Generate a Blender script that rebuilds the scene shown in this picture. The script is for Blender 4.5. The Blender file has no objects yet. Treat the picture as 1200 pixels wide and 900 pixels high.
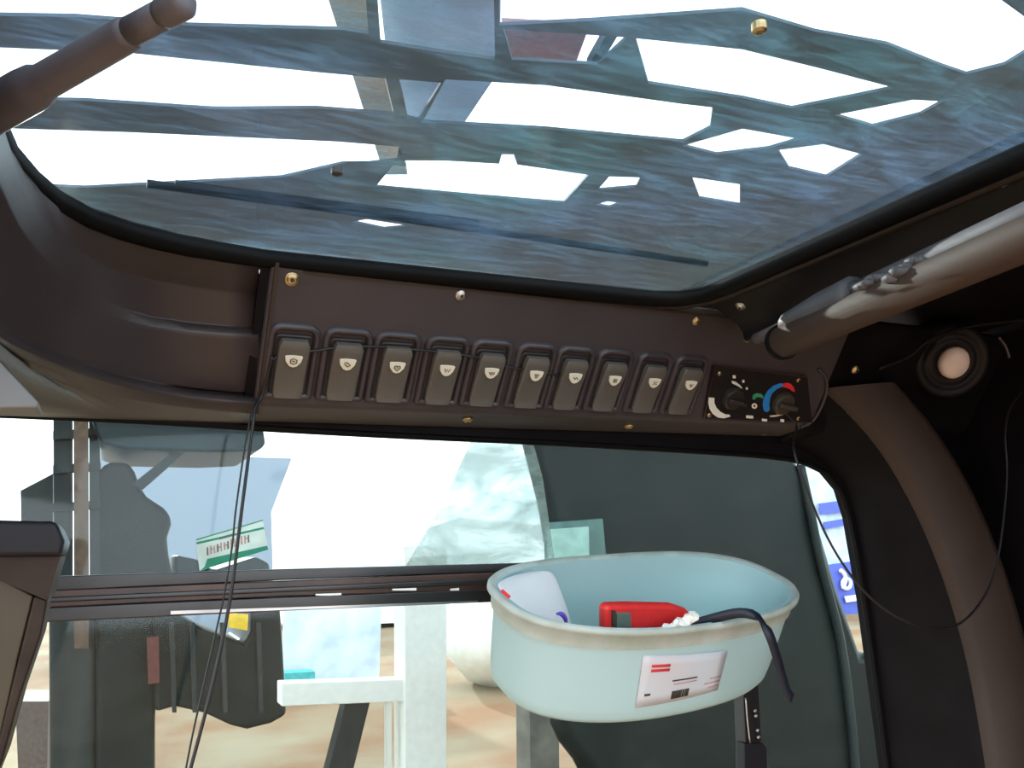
import bpy, bmesh, math, random
from mathutils import Vector, Matrix
random.seed(7)
C = bpy.context.scene.collection
SC = bpy.context.scene
Z0 = 2.0            # eye height above the yard; all survey numbers below are relative to the eye

# ------------------------------------------------------------------ camera
F = 960.0
AX = Vector((2000, -110, F)).normalized()
AY = Vector((-480, -200, F)); AY = (AY - AX * AY.dot(AX)).normalized()
AZ = AX.cross(AY)
if AZ.y < 0: AZ = -AZ
# rows: world axes written in camera right / up / forward
cam = bpy.data.cameras.new('camera'); co = bpy.data.objects.new('camera', cam); C.objects.link(co)
right = Vector((AX.x, AY.x, AZ.x)); up = Vector((AX.y, AY.y, AZ.y)); fwd = Vector((AX.z, AY.z, AZ.z))
m = Matrix((right, up, -fwd)).transposed().to_4x4(); m.translation = Vector((0, 0, Z0)); co.matrix_world = m
cam.sensor_width = 36; cam.lens = F / 1200 * 36; cam.clip_start = 0.01; cam.clip_end = 500
SC.camera = co

def ray(px, py):
    v = Vector((px - 600, 450 - py, F)); return Vector((AX.dot(v), AY.dot(v), AZ.dot(v)))
def at(px, py, ax, val):
    d = ray(px, py); return d * (val / d[ax])
def atY(px, py, v): return at(px, py, 1, v)
def atZ(px, py, v): return at(px, py, 2, v)

# ------------------------------------------------------------------ world, sun, exposure
w = bpy.data.worlds.new('sky'); SC.world = w; w.use_nodes = True
bg = w.node_tree.nodes['Background']; bg.inputs[0].default_value = (0.86, 0.93, 1.0, 1); bg.inputs[1].default_value = 2.1
sd = ray(80, 185).normalized()
sun = bpy.data.lights.new('sun', 'SUN'); sun.energy = 2.4; sun.color = (1, .95, .88); sun.angle = math.radians(1.0)
so = bpy.data.objects.new('sun', sun); C.objects.link(so); so.rotation_euler = sd.to_track_quat('Z', 'Y').to_euler(); so.location = (0, 0, 12)
SC.view_settings.view_transform = 'Standard'; SC.view_settings.look = 'None'
SC.view_settings.exposure = 0.85; SC.view_settings.gamma = 1; SC.view_settings.use_curve_mapping = False

# ------------------------------------------------------------------ materials
def mat(name, col, rough=.5, metal=0, var=.15, scale=30, bump=0.0, bscale=400, trans=0, col2=None, spec=.5, stretch=None):
    M = bpy.data.materials.new(name); M.use_nodes = True; nt = M.node_tree; N = nt.nodes; L = nt.links
    b = N['Principled BSDF']; b.inputs['Roughness'].default_value = rough; b.inputs['Metallic'].default_value = metal
    b.inputs['Specular IOR Level'].default_value = spec
    tc = N.new('ShaderNodeTexCoord'); src = tc.outputs['Object']
    if stretch:
        mp = N.new('ShaderNodeMapping'); mp.inputs['Scale'].default_value = stretch; L.new(src, mp.inputs[0]); src = mp.outputs[0]
    nz = N.new('ShaderNodeTexNoise'); nz.inputs['Scale'].default_value = scale; nz.inputs['Detail'].default_value = 5; L.new(src, nz.inputs['Vector'])
    r = N.new('ShaderNodeValToRGB'); L.new(nz.outputs['Fac'], r.inputs[0])
    c2 = col2 or tuple(c * (1 + var) for c in col); c1 = col if col2 else tuple(c * (1 - var) for c in col)
    r.color_ramp.elements[0].position = .35; r.color_ramp.elements[1].position = .65
    r.color_ramp.elements[0].color = (*c1, 1); r.color_ramp.elements[1].color = (*c2, 1)
    L.new(r.outputs[0], b.inputs['Base Color'])
    if bump:
        n2 = N.new('ShaderNodeTexNoise'); n2.inputs['Scale'].default_value = bscale; n2.inputs['Detail'].default_value = 2; L.new(src, n2.inputs['Vector'])
        bp = N.new('ShaderNodeBump'); bp.inputs['Strength'].default_value = bump; bp.inputs['Distance'].default_value = .0006
        L.new(n2.outputs['Fac'], bp.inputs['Height']); L.new(bp.outputs[0], b.inputs['Normal'])
    if trans:
        t = N.new('ShaderNodeBsdfTranslucent'); L.new(r.outputs[0], t.inputs[0])
        mx = N.new('ShaderNodeMixShader'); mx.inputs[0].default_value = trans
        L.new(b.outputs[0], mx.inputs[1]); L.new(t.outputs[0], mx.inputs[2]); L.new(mx.outputs[0], N['Material Output'].inputs[0])
    return M
def film(name, tint, lo, hi, dirt, scale, stretch=(1, 1, 1), gloss=.04, tl=.6, dirt2=None, pw=1.0):
    """dusty clear sheet: tinted transparency under a patchy scattering film"""
    M = bpy.data.materials.new(name); M.use_nodes = True; nt = M.node_tree; N = nt.nodes; L = nt.links
    N.remove(N['Principled BSDF'])
    tc = N.new('ShaderNodeTexCoord'); mp = N.new('ShaderNodeMapping'); mp.inputs['Scale'].default_value = stretch; L.new(tc.outputs['Object'], mp.inputs[0])
    nz = N.new('ShaderNodeTexNoise'); nz.inputs['Scale'].default_value = scale; nz.inputs['Detail'].default_value = 9; nz.inputs['Roughness'].default_value = .68; nz.inputs['Distortion'].default_value = .6
    L.new(mp.outputs[0], nz.inputs['Vector'])
    n2 = N.new('ShaderNodeTexNoise'); n2.inputs['Scale'].default_value = scale * .12; n2.inputs['Detail'].default_value = 3; L.new(tc.outputs['Object'], n2.inputs['Vector'])
    ad = N.new('ShaderNodeMath'); ad.operation = 'MULTIPLY_ADD'; ad.inputs[1].default_value = .6; L.new(nz.outputs['Fac'], ad.inputs[0])
    m2 = N.new('ShaderNodeMath'); m2.operation = 'MULTIPLY'; m2.inputs[1].default_value = .4; L.new(n2.outputs['Fac'], m2.inputs[0]); L.new(m2.outputs[0], ad.inputs[2])
    mr = N.new('ShaderNodeMapRange'); mr.inputs[1].default_value = .42; mr.inputs[2].default_value = .60; mr.inputs[3].default_value = lo; mr.inputs[4].default_value = hi; L.new(ad.outputs[0], mr.inputs[0])
    if pw != 1:
        mr.inputs[3].default_value = 0; mr.inputs[4].default_value = 1
        po = N.new('ShaderNodeMath'); po.operation = 'POWER'; po.inputs[1].default_value = pw; L.new(mr.outputs[0], po.inputs[0])
        mq = N.new('ShaderNodeMapRange'); mq.inputs[3].default_value = lo; mq.inputs[4].default_value = hi; L.new(po.outputs[0], mq.inputs[0]); mr = mq
    tr = N.new('ShaderNodeBsdfTransparent'); tr.inputs[0].default_value = (*tint, 1)
    df = N.new('ShaderNodeBsdfDiffuse'); df.inputs[0].default_value = (*dirt, 1)
    tn = N.new('ShaderNodeBsdfTranslucent'); tn.inputs[0].default_value = (*dirt, 1)
    if dirt2:
        n3 = N.new('ShaderNodeTexNoise'); n3.inputs['Scale'].default_value = 5; n3.inputs['Detail'].default_value = 2; L.new(tc.outputs['Object'], n3.inputs['Vector'])
        cr = N.new('ShaderNodeValToRGB'); cr.color_ramp.elements[0].position = .42; cr.color_ramp.elements[1].position = .58
        cr.color_ramp.elements[0].color = (*dirt, 1); cr.color_ramp.elements[1].color = (*dirt2, 1); L.new(n3.outputs['Fac'], cr.inputs[0])
        L.new(cr.outputs[0], df.inputs[0]); L.new(cr.outputs[0], tn.inputs[0])
    a = N.new('ShaderNodeMixShader'); a.inputs[0].default_value = tl; L.new(df.outputs[0], a.inputs[1]); L.new(tn.outputs[0], a.inputs[2])
    b = N.new('ShaderNodeMixShader'); L.new(mr.outputs[0], b.inputs[0]); L.new(tr.outputs[0], b.inputs[1]); L.new(a.outputs[0], b.inputs[2])
    g = N.new('ShaderNodeBsdfGlossy'); g.inputs['Roughness'].default_value = .05
    c = N.new('ShaderNodeMixShader'); c.inputs[0].default_value = gloss; L.new(b.outputs[0], c.inputs[1]); L.new(g.outputs[0], c.inputs[2])
    L.new(c.outputs[0], N['Material Output'].inputs[0]); return M

M = dict(
 plastic=mat('console_plastic', (.050, .040, .044), .48, var=.12, scale=14, bump=.35, bscale=1400),
 mould=mat('moulded_trim_plastic', (.044, .030, .029), .36, var=.18, scale=9, bump=.3, bscale=1200),
 ring=mat('surround_plastic', (.048, .037, .041), .36, bump=.2),
 black=mat('black_plastic', (.005, .004, .005), .55, var=.3, spec=.12),
 panelblack=mat('control_plate_black', (.012, .009, .010), .4),
 rubber=mat('black_rubber', (.003, .0028, .003), .6, spec=.15),
 rocker=mat('rocker_grey_brown', (.100, .088, .076), .42, var=.08, scale=60, bump=.2, bscale=900),
 housing=mat('switch_housing_black', (.012, .009, .012), .45),
 cream=mat('badge_cream', (.78, .72, .58), .4, var=.06),
 ink=mat('dark_ink', (.05, .04, .03), .6),
 brass=mat('brass_screw', (.62, .45, .24), .35, 1, var=.3, scale=300),
 steel=mat('steel_screw', (.65, .62, .58), .35, 1, var=.25, scale=300),
 socket=mat('screw_socket', (.05, .035, .02), .6),
 white=mat('white_print', (.85, .83, .76), .5, var=.04),
 red=mat('red_print', (.75, .03, .04), .5), blue=mat('blue_print', (.02, .22, .62), .5), green=mat('green_print', (.04, .33, .14), .5),
 knob=mat('knob_dark', (.03, .024, .022), .4), knob2=mat('knob_brown', (.055, .045, .035), .45),
 rail=mat('rail_plastic', (.008, .007, .009), .45, spec=.25, var=.4, scale=22, stretch=(1, .2, 1)),
 rust=mat('rail_lip_brown', (.03, .018, .012), .5),
 blind=mat('sunshade_roll', (.085, .052, .038), .7, spec=.25, var=.18, scale=20, stretch=(1, .15, 1)),
 tube=mat('grey_tube', (.13, .115, .12), .6, spec=.25, var=.15, scale=40),
 tape=mat('dark_tape', (.085, .082, .09), .55, var=.15),
 cloth=mat('crumpled_grey_cloth', (.10, .09, .095), .6, var=.3, scale=60),
 pillar=mat('pillar_plastic', (.042, .028, .023), .45, spec=.35, var=.15, scale=8, bump=.3, bscale=1200),
 lens=mat('lamp_lens', (.72, .60, .55), .35, var=.08),
 lamp=mat('lamp_housing', (.010, .008, .009), .5, spec=.2),
 bin=mat('pale_blue_plastic', (.58, .78, .79), .42, var=.03, scale=6, trans=.30),
 grime=mat('rim_grime', (.50, .56, .48), .5, col2=(.70, .76, .73), scale=40, trans=.3),
 label=mat('label_pink_white', (.82, .70, .70), .4, col2=(.72, .76, .82), scale=9, trans=.2),
 redp=mat('red_meter_case', (.75, .035, .035), .35, var=.15), screen=mat('meter_display', (.12, .17, .15), .25),
 paper=mat('white_bag', (.95, .95, .97), .5, var=.02, scale=30, trans=.35),
 purple=mat('purple_print', (.10, .05, .42), .5), yel=mat('yellow_tag', (.85, .55, .02), .5),
 strap=mat('navy_strap', (.012, .015, .028), .5), cord=mat('black_cord', (.012, .010, .012), .45),
 handle=mat('handle_rubber', (.15, .135, .155), .5, var=.12),
 teak=mat('dull_brown_frame', (.028, .015, .009), .5, var=.3, spec=.25, scale=60), tan=mat('tan_reflection', (.055, .036, .013), .45, var=.2, scale=15),
 cap=mat('dark_cap', (.011, .010, .014), .5, spec=.3), grey=mat('light_grey_trim', (.19, .195, .20), .5, var=.1, scale=20),
 track=mat('window_track', (.010, .0075, .009), .3, var=.6, scale=26, stretch=(1, 1, 3), spec=.7),
 trackb=mat('window_track_reflection', (.060, .028, .020), .32, var=.5, scale=18),  # brownish reflections in the window bar are put into this colour
 chrome=mat('worn_bright_metal', (.5, .48, .48), .3, 1),
 sticker=mat('sticker_white', (.80, .92, .88), .45, trans=.4), sgreen=mat('sticker_green', (.02, .40, .24), .45, trans=.35), spink=mat('sticker_pink', (.55, .30, .30), .5),
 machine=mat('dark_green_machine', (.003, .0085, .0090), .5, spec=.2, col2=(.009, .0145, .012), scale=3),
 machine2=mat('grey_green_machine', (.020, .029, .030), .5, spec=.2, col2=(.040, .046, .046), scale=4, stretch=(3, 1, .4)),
 machrust=mat('rusty_post', (.10, .055, .032), .6, var=.3), canopy=mat('slate_canopy', (.012, .022, .027), .45, spec=.25),
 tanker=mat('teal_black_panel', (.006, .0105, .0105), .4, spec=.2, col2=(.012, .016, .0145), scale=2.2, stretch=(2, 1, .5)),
 steelblue=mat('pale_sky_patch', (.21, .255, .33), .6, var=.04), concrete=mat('white_building', (.9, .92, .92), .7, var=.03),
 teal=mat('teal_pane_reflection', (.28, .46, .42), .4), teald=mat('dull_teal', (.08, .16, .15), .5),
 wood=mat('pale_timber', (.62, .56, .45), .7, col2=(.75, .70, .60), scale=6, stretch=(6, 6, .4)),
 whitew=mat('white_paint', (.93, .93, .90), .6, var=.04), sheet=mat('cream_sack', (.80, .77, .68), .7, col2=(.92, .9, .86), scale=5),
 ground=mat('yard_ground', (.23, .105, .045), .9, col2=(.28, .21, .13), scale=.7), darkpost=mat('grey_post', (.16, .15, .13), .6, var=.3, scale=10),
 palepanel=mat('pale_blue_roof_panel', (.42, .50, .60), .6, var=.1, scale=4, trans=.35), pinkp=mat('faded_pink_panel', (.42, .22, .26), .6), shed=mat('shed_steel', (.040, .060, .085), .6, var=.35, scale=3), ban1=mat('banner_pale', (.62, .70, .86), .6, var=.2, scale=2.2), ban2=mat('banner_blue', (.10, .13, .55), .6, var=.1),
 bteal=mat('banner_teal', (.05, .40, .42), .6), brownbox=mat('brown_crate', (.12, .09, .08), .7), redm=mat('red_fitting', (.12, .022, .018), .5),
 roofglass=film('dusty_roof_glass', (.88, .95, .97), .03, .46, (.18, .29, .44), 32, (.7, 3.2, 1), tl=.7, dirt2=(.13, .29, .34), pw=2.0),
 winglass=film('window_glass', (.86, .94, .93), .0, .016, (.5, .58, .58), 22, (1, 1, 2.5), gloss=.02, tl=.5),
 plastic_sheet=film('crinkled_clear_sheet', (.90, .94, .93), .10, .62, (.55, .62, .61), 14, (1, 1, 2.5), tl=.5),
)

# ------------------------------------------------------------------ mesh helpers
class MB:
    def __init__(s): s.v = []; s.f = []
    def add(s, vs, fs):
        o = len(s.v); s.v += [Vector(v) for v in vs]; s.f += [tuple(i + o for i in f) for f in fs]; return s
    def prism(s, poly, ext):
        n = len(poly); ext = Vector(ext); a = [Vector(p) for p in poly]; b = [p + ext for p in a]
        return s.add(a + b, [tuple(range(n))[::-1], tuple(range(n, 2 * n))] + [(i, (i + 1) % n, n + (i + 1) % n, n + i) for i in range(n)])
    def box(s, c, sz, ux=(1, 0, 0), uy=(0, 1, 0), uz=(0, 0, 1)):
        c = Vector(c); ux = Vector(ux) * sz[0] / 2; uy = Vector(uy) * sz[1] / 2; uz = Vector(uz) * sz[2] / 2
        return s.prism([c - ux - uy - uz, c + ux - uy - uz, c + ux + uy - uz, c - ux + uy - uz], uz * 2)
    def tube(s, pts, rad, n=10, smooth=4):
        P = [Vector(p) for p in pts]
        if smooth > 1 and len(P) > 2:
            Q = []; R = []; rr = rad if isinstance(rad, (list, tuple)) else [rad] * len(P)
            for i in range(len(P) - 1):
                p0 = P[max(i - 1, 0)]; p1 = P[i]; p2 = P[i + 1]; p3 = P[min(i + 2, len(P) - 1)]
                for k in range(smooth):
                    t = k / smooth
                    Q.append(.5 * ((2 * p1) + (p2 - p0) * t + (2 * p0 - 5 * p1 + 4 * p2 - p3) * t * t + (3 * p1 - p0 - 3 * p2 + p3) * t ** 3)); R.append(rr[i] * (1 - t) + rr[i + 1] * t)
            Q.append(P[-1]); R.append(rr[-1]); P = Q; rad = R
        elif not isinstance(rad, (list, tuple)): rad = [rad] * len(P)
        vs = []; nrm = None
        for i, p in enumerate(P):
            t = (P[min(i + 1, len(P) - 1)] - P[max(i - 1, 0)]).normalized()
            if nrm is None: nrm = t.orthogonal().normalized()
            nrm = (nrm - t * nrm.dot(t)).normalized(); bn = t.cross(nrm)
            for k in range(n):
                a = 2 * math.pi * k / n; vs.append(p + (nrm * math.cos(a) + bn * math.sin(a)) * rad[i])
        fs = [(i * n + k, i * n + (k + 1) % n, (i + 1) * n + (k + 1) % n, (i + 1) * n + k) for i in range(len(P) - 1) for k in range(n)]
        fs += [tuple(range(n))[::-1], tuple(range((len(P) - 1) * n, len(P) * n))]
        return s.add(vs, fs)
    def lathe(s, c, ax, prof, n=24, sx=1):
        """prof: (radius, height along ax)"""
        c = Vector(c); ax = Vector(ax).normalized(); u = Vector((1, 0, 0)); u = (u - ax * u.dot(ax)); u = u.normalized() if u.length > .1 else ax.orthogonal().normalized(); v = ax.cross(u)
        vs = []
        for r, h in prof:
            for k in range(n):
                a = 2 * math.pi * k / n; vs.append(c + ax * h + (u * math.cos(a) * sx + v * math.sin(a)) * max(r, 1e-5))
        m_ = len(prof)
        fs = [(i * n + k, i * n + (k + 1) % n, (i + 1) * n + (k + 1) % n, (i + 1) * n + k) for i in range(m_ - 1) for k in range(n)]
        fs += [tuple(range(n))[::-1], tuple(range((m_ - 1) * n, m_ * n))]
        return s.add(vs, fs)
    def grid(s, rows, closed=False):
        n = len(rows[0]); vs = [p for r in rows for p in r]; fs = []
        for i in range(len(rows) - 1):
            for k in range(n if closed else n - 1):
                k2 = (k + 1) % n; fs.append((i * n + k, i * n + k2, (i + 1) * n + k2, (i + 1) * n + k))
        return s.add(vs, fs)
    def build(s, name, material, parent=None, smooth=False, bevel=0, solid=0, seg=2):
        me = bpy.data.meshes.new(name)
        vs = [v + Vector((0, 0, Z0)) for v in s.v]
        if parent is not None: org = parent['_o'] if '_o' in parent else (0, 0, 0); org = Vector(org)
        else:
            org = Vector(((min(v.x for v in vs) + max(v.x for v in vs)) / 2, (min(v.y for v in vs) + max(v.y for v in vs)) / 2, min(v.z for v in vs)))
        me.from_pydata([tuple(v - org) for v in vs], [], s.f); me.update()
        bm = bmesh.new(); bm.from_mesh(me); bmesh.ops.recalc_face_normals(bm, faces=bm.faces); bm.to_mesh(me); bm.free()
        o = bpy.data.objects.new(name, me); C.objects.link(o); me.materials.append(material)
        if parent is not None: o.parent = parent
        else: o.location = org
        o['_o'] = tuple(org)
        if smooth:
            for p in me.polygons: p.use_smooth = True
        if solid:
            d = o.modifiers.new('thickness', 'SOLIDIFY'); d.thickness = solid; d.offset = 0
        if bevel:
            b = o.modifiers.new('bevel', 'BEVEL'); b.width = bevel; b.segments = seg; b.limit_method = 'ANGLE'; b.angle_limit = math.radians(35)
            for p in me.polygons: p.use_smooth = True
            try:
                wn = o.modifiers.new('wn', 'WEIGHTED_NORMAL'); wn.keep_sharp = True
            except Exception: pass
        return o
def tag(o, label=None, cat=None, group=None, kind=None):
    if label: o['label'] = label
    if cat: o['category'] = cat
    if group: o['group'] = group
    if kind: o['kind'] = kind
    return o
def thing(name, loc, label=None, cat=None, group=None, kind=None):
    o = bpy.data.objects.new(name, None); C.objects.link(o); o.location = Vector(loc) + Vector((0, 0, Z0)); o['_o'] = tuple(o.location)
    o.empty_display_size = .01
    return tag(o, label, cat, group, kind)
def resample(pts, n):
    P = [Vector(p) for p in pts]
    for _ in range(2):      # corner cutting for smooth traced lines
        Q = [P[0]]
        for a, b in zip(P, P[1:]): Q += [a * .75 + b * .25, a * .25 + b * .75]
        Q.append(P[-1]); P = Q
    d = [0]
    for a, b in zip(P, P[1:]): d.append(d[-1] + (b - a).length)
    out = []; j = 0
    for i in range(n):
        t = d[-1] * i / (n - 1)
        while j < len(P) - 2 and d[j + 1] < t: j += 1
        k = (t - d[j]) / max(d[j + 1] - d[j], 1e-9); out.append(P[j].lerp(P[j + 1], min(max(k, 0), 1)))
    return out
V = Vector

# ------------------------------------------------------------------ setting: yard and shed roof
g = MB().box((0, 20, -Z0 - .1), (90, 90, .2)).build('floor', M['ground']); tag(g, 'sunlit tan and orange earth yard outside the window', kind='structure')

HZ = 2.0
holes = [
 [(-260, -60), (424, -60), (432, 40), (402, 35), (220, 30), (90, 20), (-260, 14)],
 [(-260, 45), (150, 62), (375, 85), (452, 92), (462, 134), (370, 127), (250, 128), (100, 118), (-260, 112)],
 [(-260, 142), (150, 155), (395, 166), (468, 172), (476, 192), (400, 192), (330, 208), (100, 220), (-260, 205)],
 [(585, -60), (1090, -60), (1212, 28), (1200, 62), (1177, 76), (1133, 87), (1103, 77), (1040, 52), (955, 37), (870, 12), (700, 24), (585, 30)],
 [(745, 45), (870, 58), (960, 80), (1048, 103), (1000, 113), (928, 127), (870, 115), (760, 98)],
 [(522, 93), (640, 100), (800, 122), (835, 126), (832, 150), (800, 166), (640, 151), (495, 143)],
 [(800, 171), (870, 151), (938, 163), (900, 174), (840, 181)],
 [(978, 135), (1070, 117), (1105, 119), (1078, 134), (1023, 148)],
 [(912, 176), (965, 169), (1010, 181), (968, 207), (925, 197)],
 [(811, 208), (867, 216), (867, 240), (820, 232)],
 [(700, 223), (714, 207), (750, 208), (745, 219)],
 [(440, 219), (465, 185), (585, 192), (588, 181), (602, 181), (606, 193), (690, 205), (660, 238), (560, 230)],
 [(698, 240), (712, 236), (728, 238), (714, 243)],
 [(412, 260), (430, 257), (482, 265), (450, 268)],
 [(438, -60), (578, -60), (580, 70), (520, 62), (446, 50)],
 [(468, 93), (517, 97), (490, 141), (478, 138)],
 [(590, 34), (735, 44), (700, 76), (600, 70)],
]
bm = bmesh.new(); edges = []
def loop(pts):
    vs = [bm.verts.new(p) for p in pts]
    for i in range(len(vs)): edges.append(bm.edges.new((vs[i], vs[(i + 1) % len(vs)])))
outer = [(-3.2, -.5), (7.5, -.5), (7.5, 6.2), (-3.2, 6.2)]
loop([(x, y, HZ + Z0) for x, y in outer])
for h in holes:
    loop([tuple(atZ(px, py, HZ) + V((0, 0, Z0))) for px, py in h])
r = bmesh.ops.triangle_fill(bm, use_beauty=True, use_dissolve=False, edges=edges)
bmesh.ops.recalc_face_normals(bm, faces=bm.faces)
me = bpy.data.meshes.new('ceiling'); bm.to_mesh(me); bm.free(); me.materials.append(M['shed'])
sh = bpy.data.objects.new('ceiling', me); C.objects.link(sh); sh['_o'] = (0, 0, 0)
tag(sh, 'dark open slatted shelter roof high above the glass', kind='structure')
s_ = sh.modifiers.new('thickness', 'SOLIDIFY'); s_.thickness = .015; s_.offset = 1

# timber rafter above the shelter roof
a1, a2, b1, b2 = atZ(378, -20, 2.15), atZ(425, -20, 2.15), atZ(450, 205, 2.15), atZ(478, 205, 2.15)
MB().prism([a1, a2, b2, b1], (0, 0, .05)).build('timber_rafter', M['wood'], sh, bevel=.004)

MB().prism([atZ(x, y, 2.3) for x, y in [(436, -90), (588, -90), (586, 82), (540, 150), (462, 150)]], (0, 0, .03)).build('pale_roof_panel', M['palepanel'], sh)
MB().prism([atZ(x, y, 2.2) for x, y in [(588, 28), (690, 33), (672, 82), (590, 80)]], (0, 0, .03)).build('pink_panel', M['pinkp'], sh)
MB().prism([atZ(x, y, 2.12) for x, y in [(712, 38), (724, 42), (700, 82), (688, 80)]], (0, 0, .05)).build('brace', M['shed'], sh)

# ------------------------------------------------------------------ setting: roof glass (window_1)
GZ = .181
seal_px = [(-160, -250), (-60, 60), (0, 158), (30, 195), (60, 226), (110, 255), (200, 281), (310, 300)]
sealL = [atZ(x, y, .175) for x, y in seal_px if y > 100]
sealL = [V((-.045, -.40, .175)), V((-.0465, .0, .175)), V((-.047, .22, .175))] + sealL
straight = [V((.202, .487, .175)), V((.36, .481, .175))]
corner = [V((.375, .476, .175)), V((.385, .462, .175)), V((.387, .44, .175))]
rightE = [V((.386, .2, .175)), V((.386, -.40, .175))]
opening = resample(sealL, 40) + straight + corner + rightE
win1 = thing('window_1', (.17, 0, .18), 'dusty blue tinted roof glass of the cab', kind='structure')
# pane slightly larger than the opening, lying on the frame
pane = [V((x * 1.0, y, GZ)) for x, y in [(-.085, -.42), (.405, -.42), (.405, .47), (.39, .50), (.05, .505), (-.03, .49), (-.085, .43)]]
MB().prism(pane, (0, 0, .005)).build('glass_pane', M['roofglass'], win1)
# rubber seal round the opening
def sweep(path, prof, name, m_, parent, smooth=True):
    rows = []
    for i, p in enumerate(path):
        t = (path[min(i + 1, len(path) - 1)] - path[max(i - 1, 0)]); t.z = 0; t.normalize(); o = V((-t.y, t.x, 0))   # outward
        rows.append([p + o * a + V((0, 0, b)) for a, b in prof])
    return MB().grid(rows).build(name, m_, parent, smooth=smooth)
sweep(opening, [(.014, .005), (.002, .005), (-.002, .002), (-.002, -.003), (.002, -.006), (.009, -.006), (.012, -.003), (.0145, .0)], 'rubber_seal', M['rubber'], win1)
sweep(opening[-8:], [(.0135, .003), (.0145, -.005), (.0175, -.006), (.019, -.001)], 'brown_lip', M['rust'], win1)

# wiper lying on the glass
wp = thing('wiper', atZ(500, 262, .192), 'long thin black wiper resting on top of the roof glass', 'wiper')
p1, p2 = atZ(172, 215, .19), atZ(828, 309, .19)
MB().tube([p1, p1.lerp(p2, .5) + V((0, 0, .001)), p2], .0024, 8).build('arm', M['rubber'], wp, smooth=True)
p3, p4 = atZ(205, 216, .191), atZ(560, 262, .191)
MB().tube([p3, p4], .0025, 6, 1).build('blade', M['rubber'], wp)
for (x, y), nm in (((395, 203), 'rivet'), ((890, 35), 'rivet')):
    tag(MB().lathe(atZ(x, y, .1785), (0, 0, -1), [(.0028, -.0025), (.0028, .0005), (.0015, .0012)], 14).build(nm, M['brass' if x > 800 else 'knob'], win1), 'small rivet in the roof glass')

# ------------------------------------------------------------------ setting: left moulded corner trim (trim_1)
xs = 303
cur = [
 ([V((-.045, -.40, .178)), V((-.0475, .1, .178))] + [atZ(x, y, .172) for x, y in [(0, 168), (30, 205), (60, 236), (110, 265), (200, 291), (xs, 306)]]),
 ([V((-.052, -.40, .165)), V((-.052, .1, .165))] + [atZ(x, y, .158) for x, y in [(0, 190), (35, 245), (80, 290), (140, 320), (220, 336), (xs, 345)]]),
 ([V((-.053, -.40, .14)), V((-.053, .1, .14))] + [atZ(x, y, .138) for x, y in [(0, 232), (30, 285), (80, 335), (150, 368), (230, 381), (xs, 385)]]),
 ([V((-.060, -.40, .132)), V((-.060, .1, .132))] + [atZ(x, y, .132) for x, y in [(-8, 252), (25, 302), (78, 348), (148, 379), (230, 391), (xs, 395)]]),
 ([V((-.066, -.40, .10)), V((-.066, .1, .10))] + [atZ(x, y, .100) for x, y in [(-20, 375), (20, 398), (80, 425), (150, 446), (230, 459), (xs, 463)]]),
 ([V((-.058, -.40, .092)), V((-.058, .1, .092))] + [atZ(x, y, .093) for x, y in [(-20, 385), (20, 407), (80, 432), (150, 454), (230, 468), (xs, 473)]]),
 ([V((-.062, -.40, .086)), V((-.062, .1, .088))] + [atZ(x, y, .089) for x, y in [(-22, 400), (20, 425), (80, 450), (150, 467), (230, 477), (xs, 484)]]),
 ([V((-.30, .58, .09)), V((-.20, .585, .09))] + [V((-.15, .59, .09)), V((-.1, .59, .089)), V((-.05, .59, .088)), V((0, .59, .088)), V((.04, .59, .088)), V((.082, .59, .0875))]),
]
base_rows = [resample(c, 48) for c in cur]; rows = []
for a, b_ in zip(base_rows, base_rows[1:]):
    rows.append(a)
    for q in (.07, .93): rows.append([u.lerp(v, q) for u, v in zip(a, b_)])
rows.append(base_rows[-1])
t1 = MB().grid(rows).build('trim_1', M['mould'], smooth=True, solid=.0025)
tag(t1, 'curved dark brown plastic moulding round the front left roof corner', kind='structure')

# ------------------------------------------------------------------ switch console
def onf(px, py, h=0.0):
    nrm = V((0, -.8036, -.5952)); P0 = V((0, .545, .098)); d = ray(px, py); return d * ((P0.dot(nrm)) / d.dot(nrm)) + nrm * h
FN = V((0, -.8036, -.5952)); FU = V((0, -.5952, .8036)); FX = V((1, 0, 0)); FP = V((0, .545, .098))
def fc(x, v, h=0): return V((x, .545, .098)) + FU * v + FN * h      # x along console, v up the face, h proud
console = thing('switch_console', (.33, .545, .09), 'long dark brown overhead console carrying the row of rocker switches', 'console')
X0, X1 = .080, .572
prof = [(.4905, .1735), (.4915, .1705), (.5455, .0975), (.5475, .0935), (.5515, .0920), (.560, .0915), (.590, .0875), (.59, .12), (.51, .178)]
b = MB(); n = len(prof)
b.add([V((X0, y, z)) for y, z in prof] + [V((X1, y, z)) for y, z in prof], [tuple(range(n)), tuple(range(n, 2 * n))] + [(i, (i + 1) % n, n + (i + 1) % n, n + i) for i in range(n)])
b.build('console_body', M['plastic'], console, bevel=.0022, seg=3)
b = MB(); pf = [(.491, .1735), (.4935, .171), (.5485, .0985), (.556, .0935), (.588, .0905), (.59, .12), (.51, .178)]; n = len(pf)
b.add([V((.0745, y, z)) for y, z in pf] + [V((X0 - .0006, y, z)) for y, z in pf], [tuple(range(n)), tuple(range(n, 2 * n))] + [(i, (i + 1) % n, n + (i + 1) % n, n + i) for i in range(n)])
b.build('seam_filler', M['black'], console)
# seam strip at left end and thin edge line along the top
MB().prism([fc(X0 + .0025, -.002, .0), fc(X0 + .0045, -.002, .0), fc(X0 + .0045, .092, .0), fc(X0 + .0025, .092, .0)], FN * .0018).build('edge_strip', M['rust'], console)
MB().box(fc(.30, .0875, .0006), (.40, .0012, .0012), FX, FU, FN).build('top_edge_bead', M['rust'], console)

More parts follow.
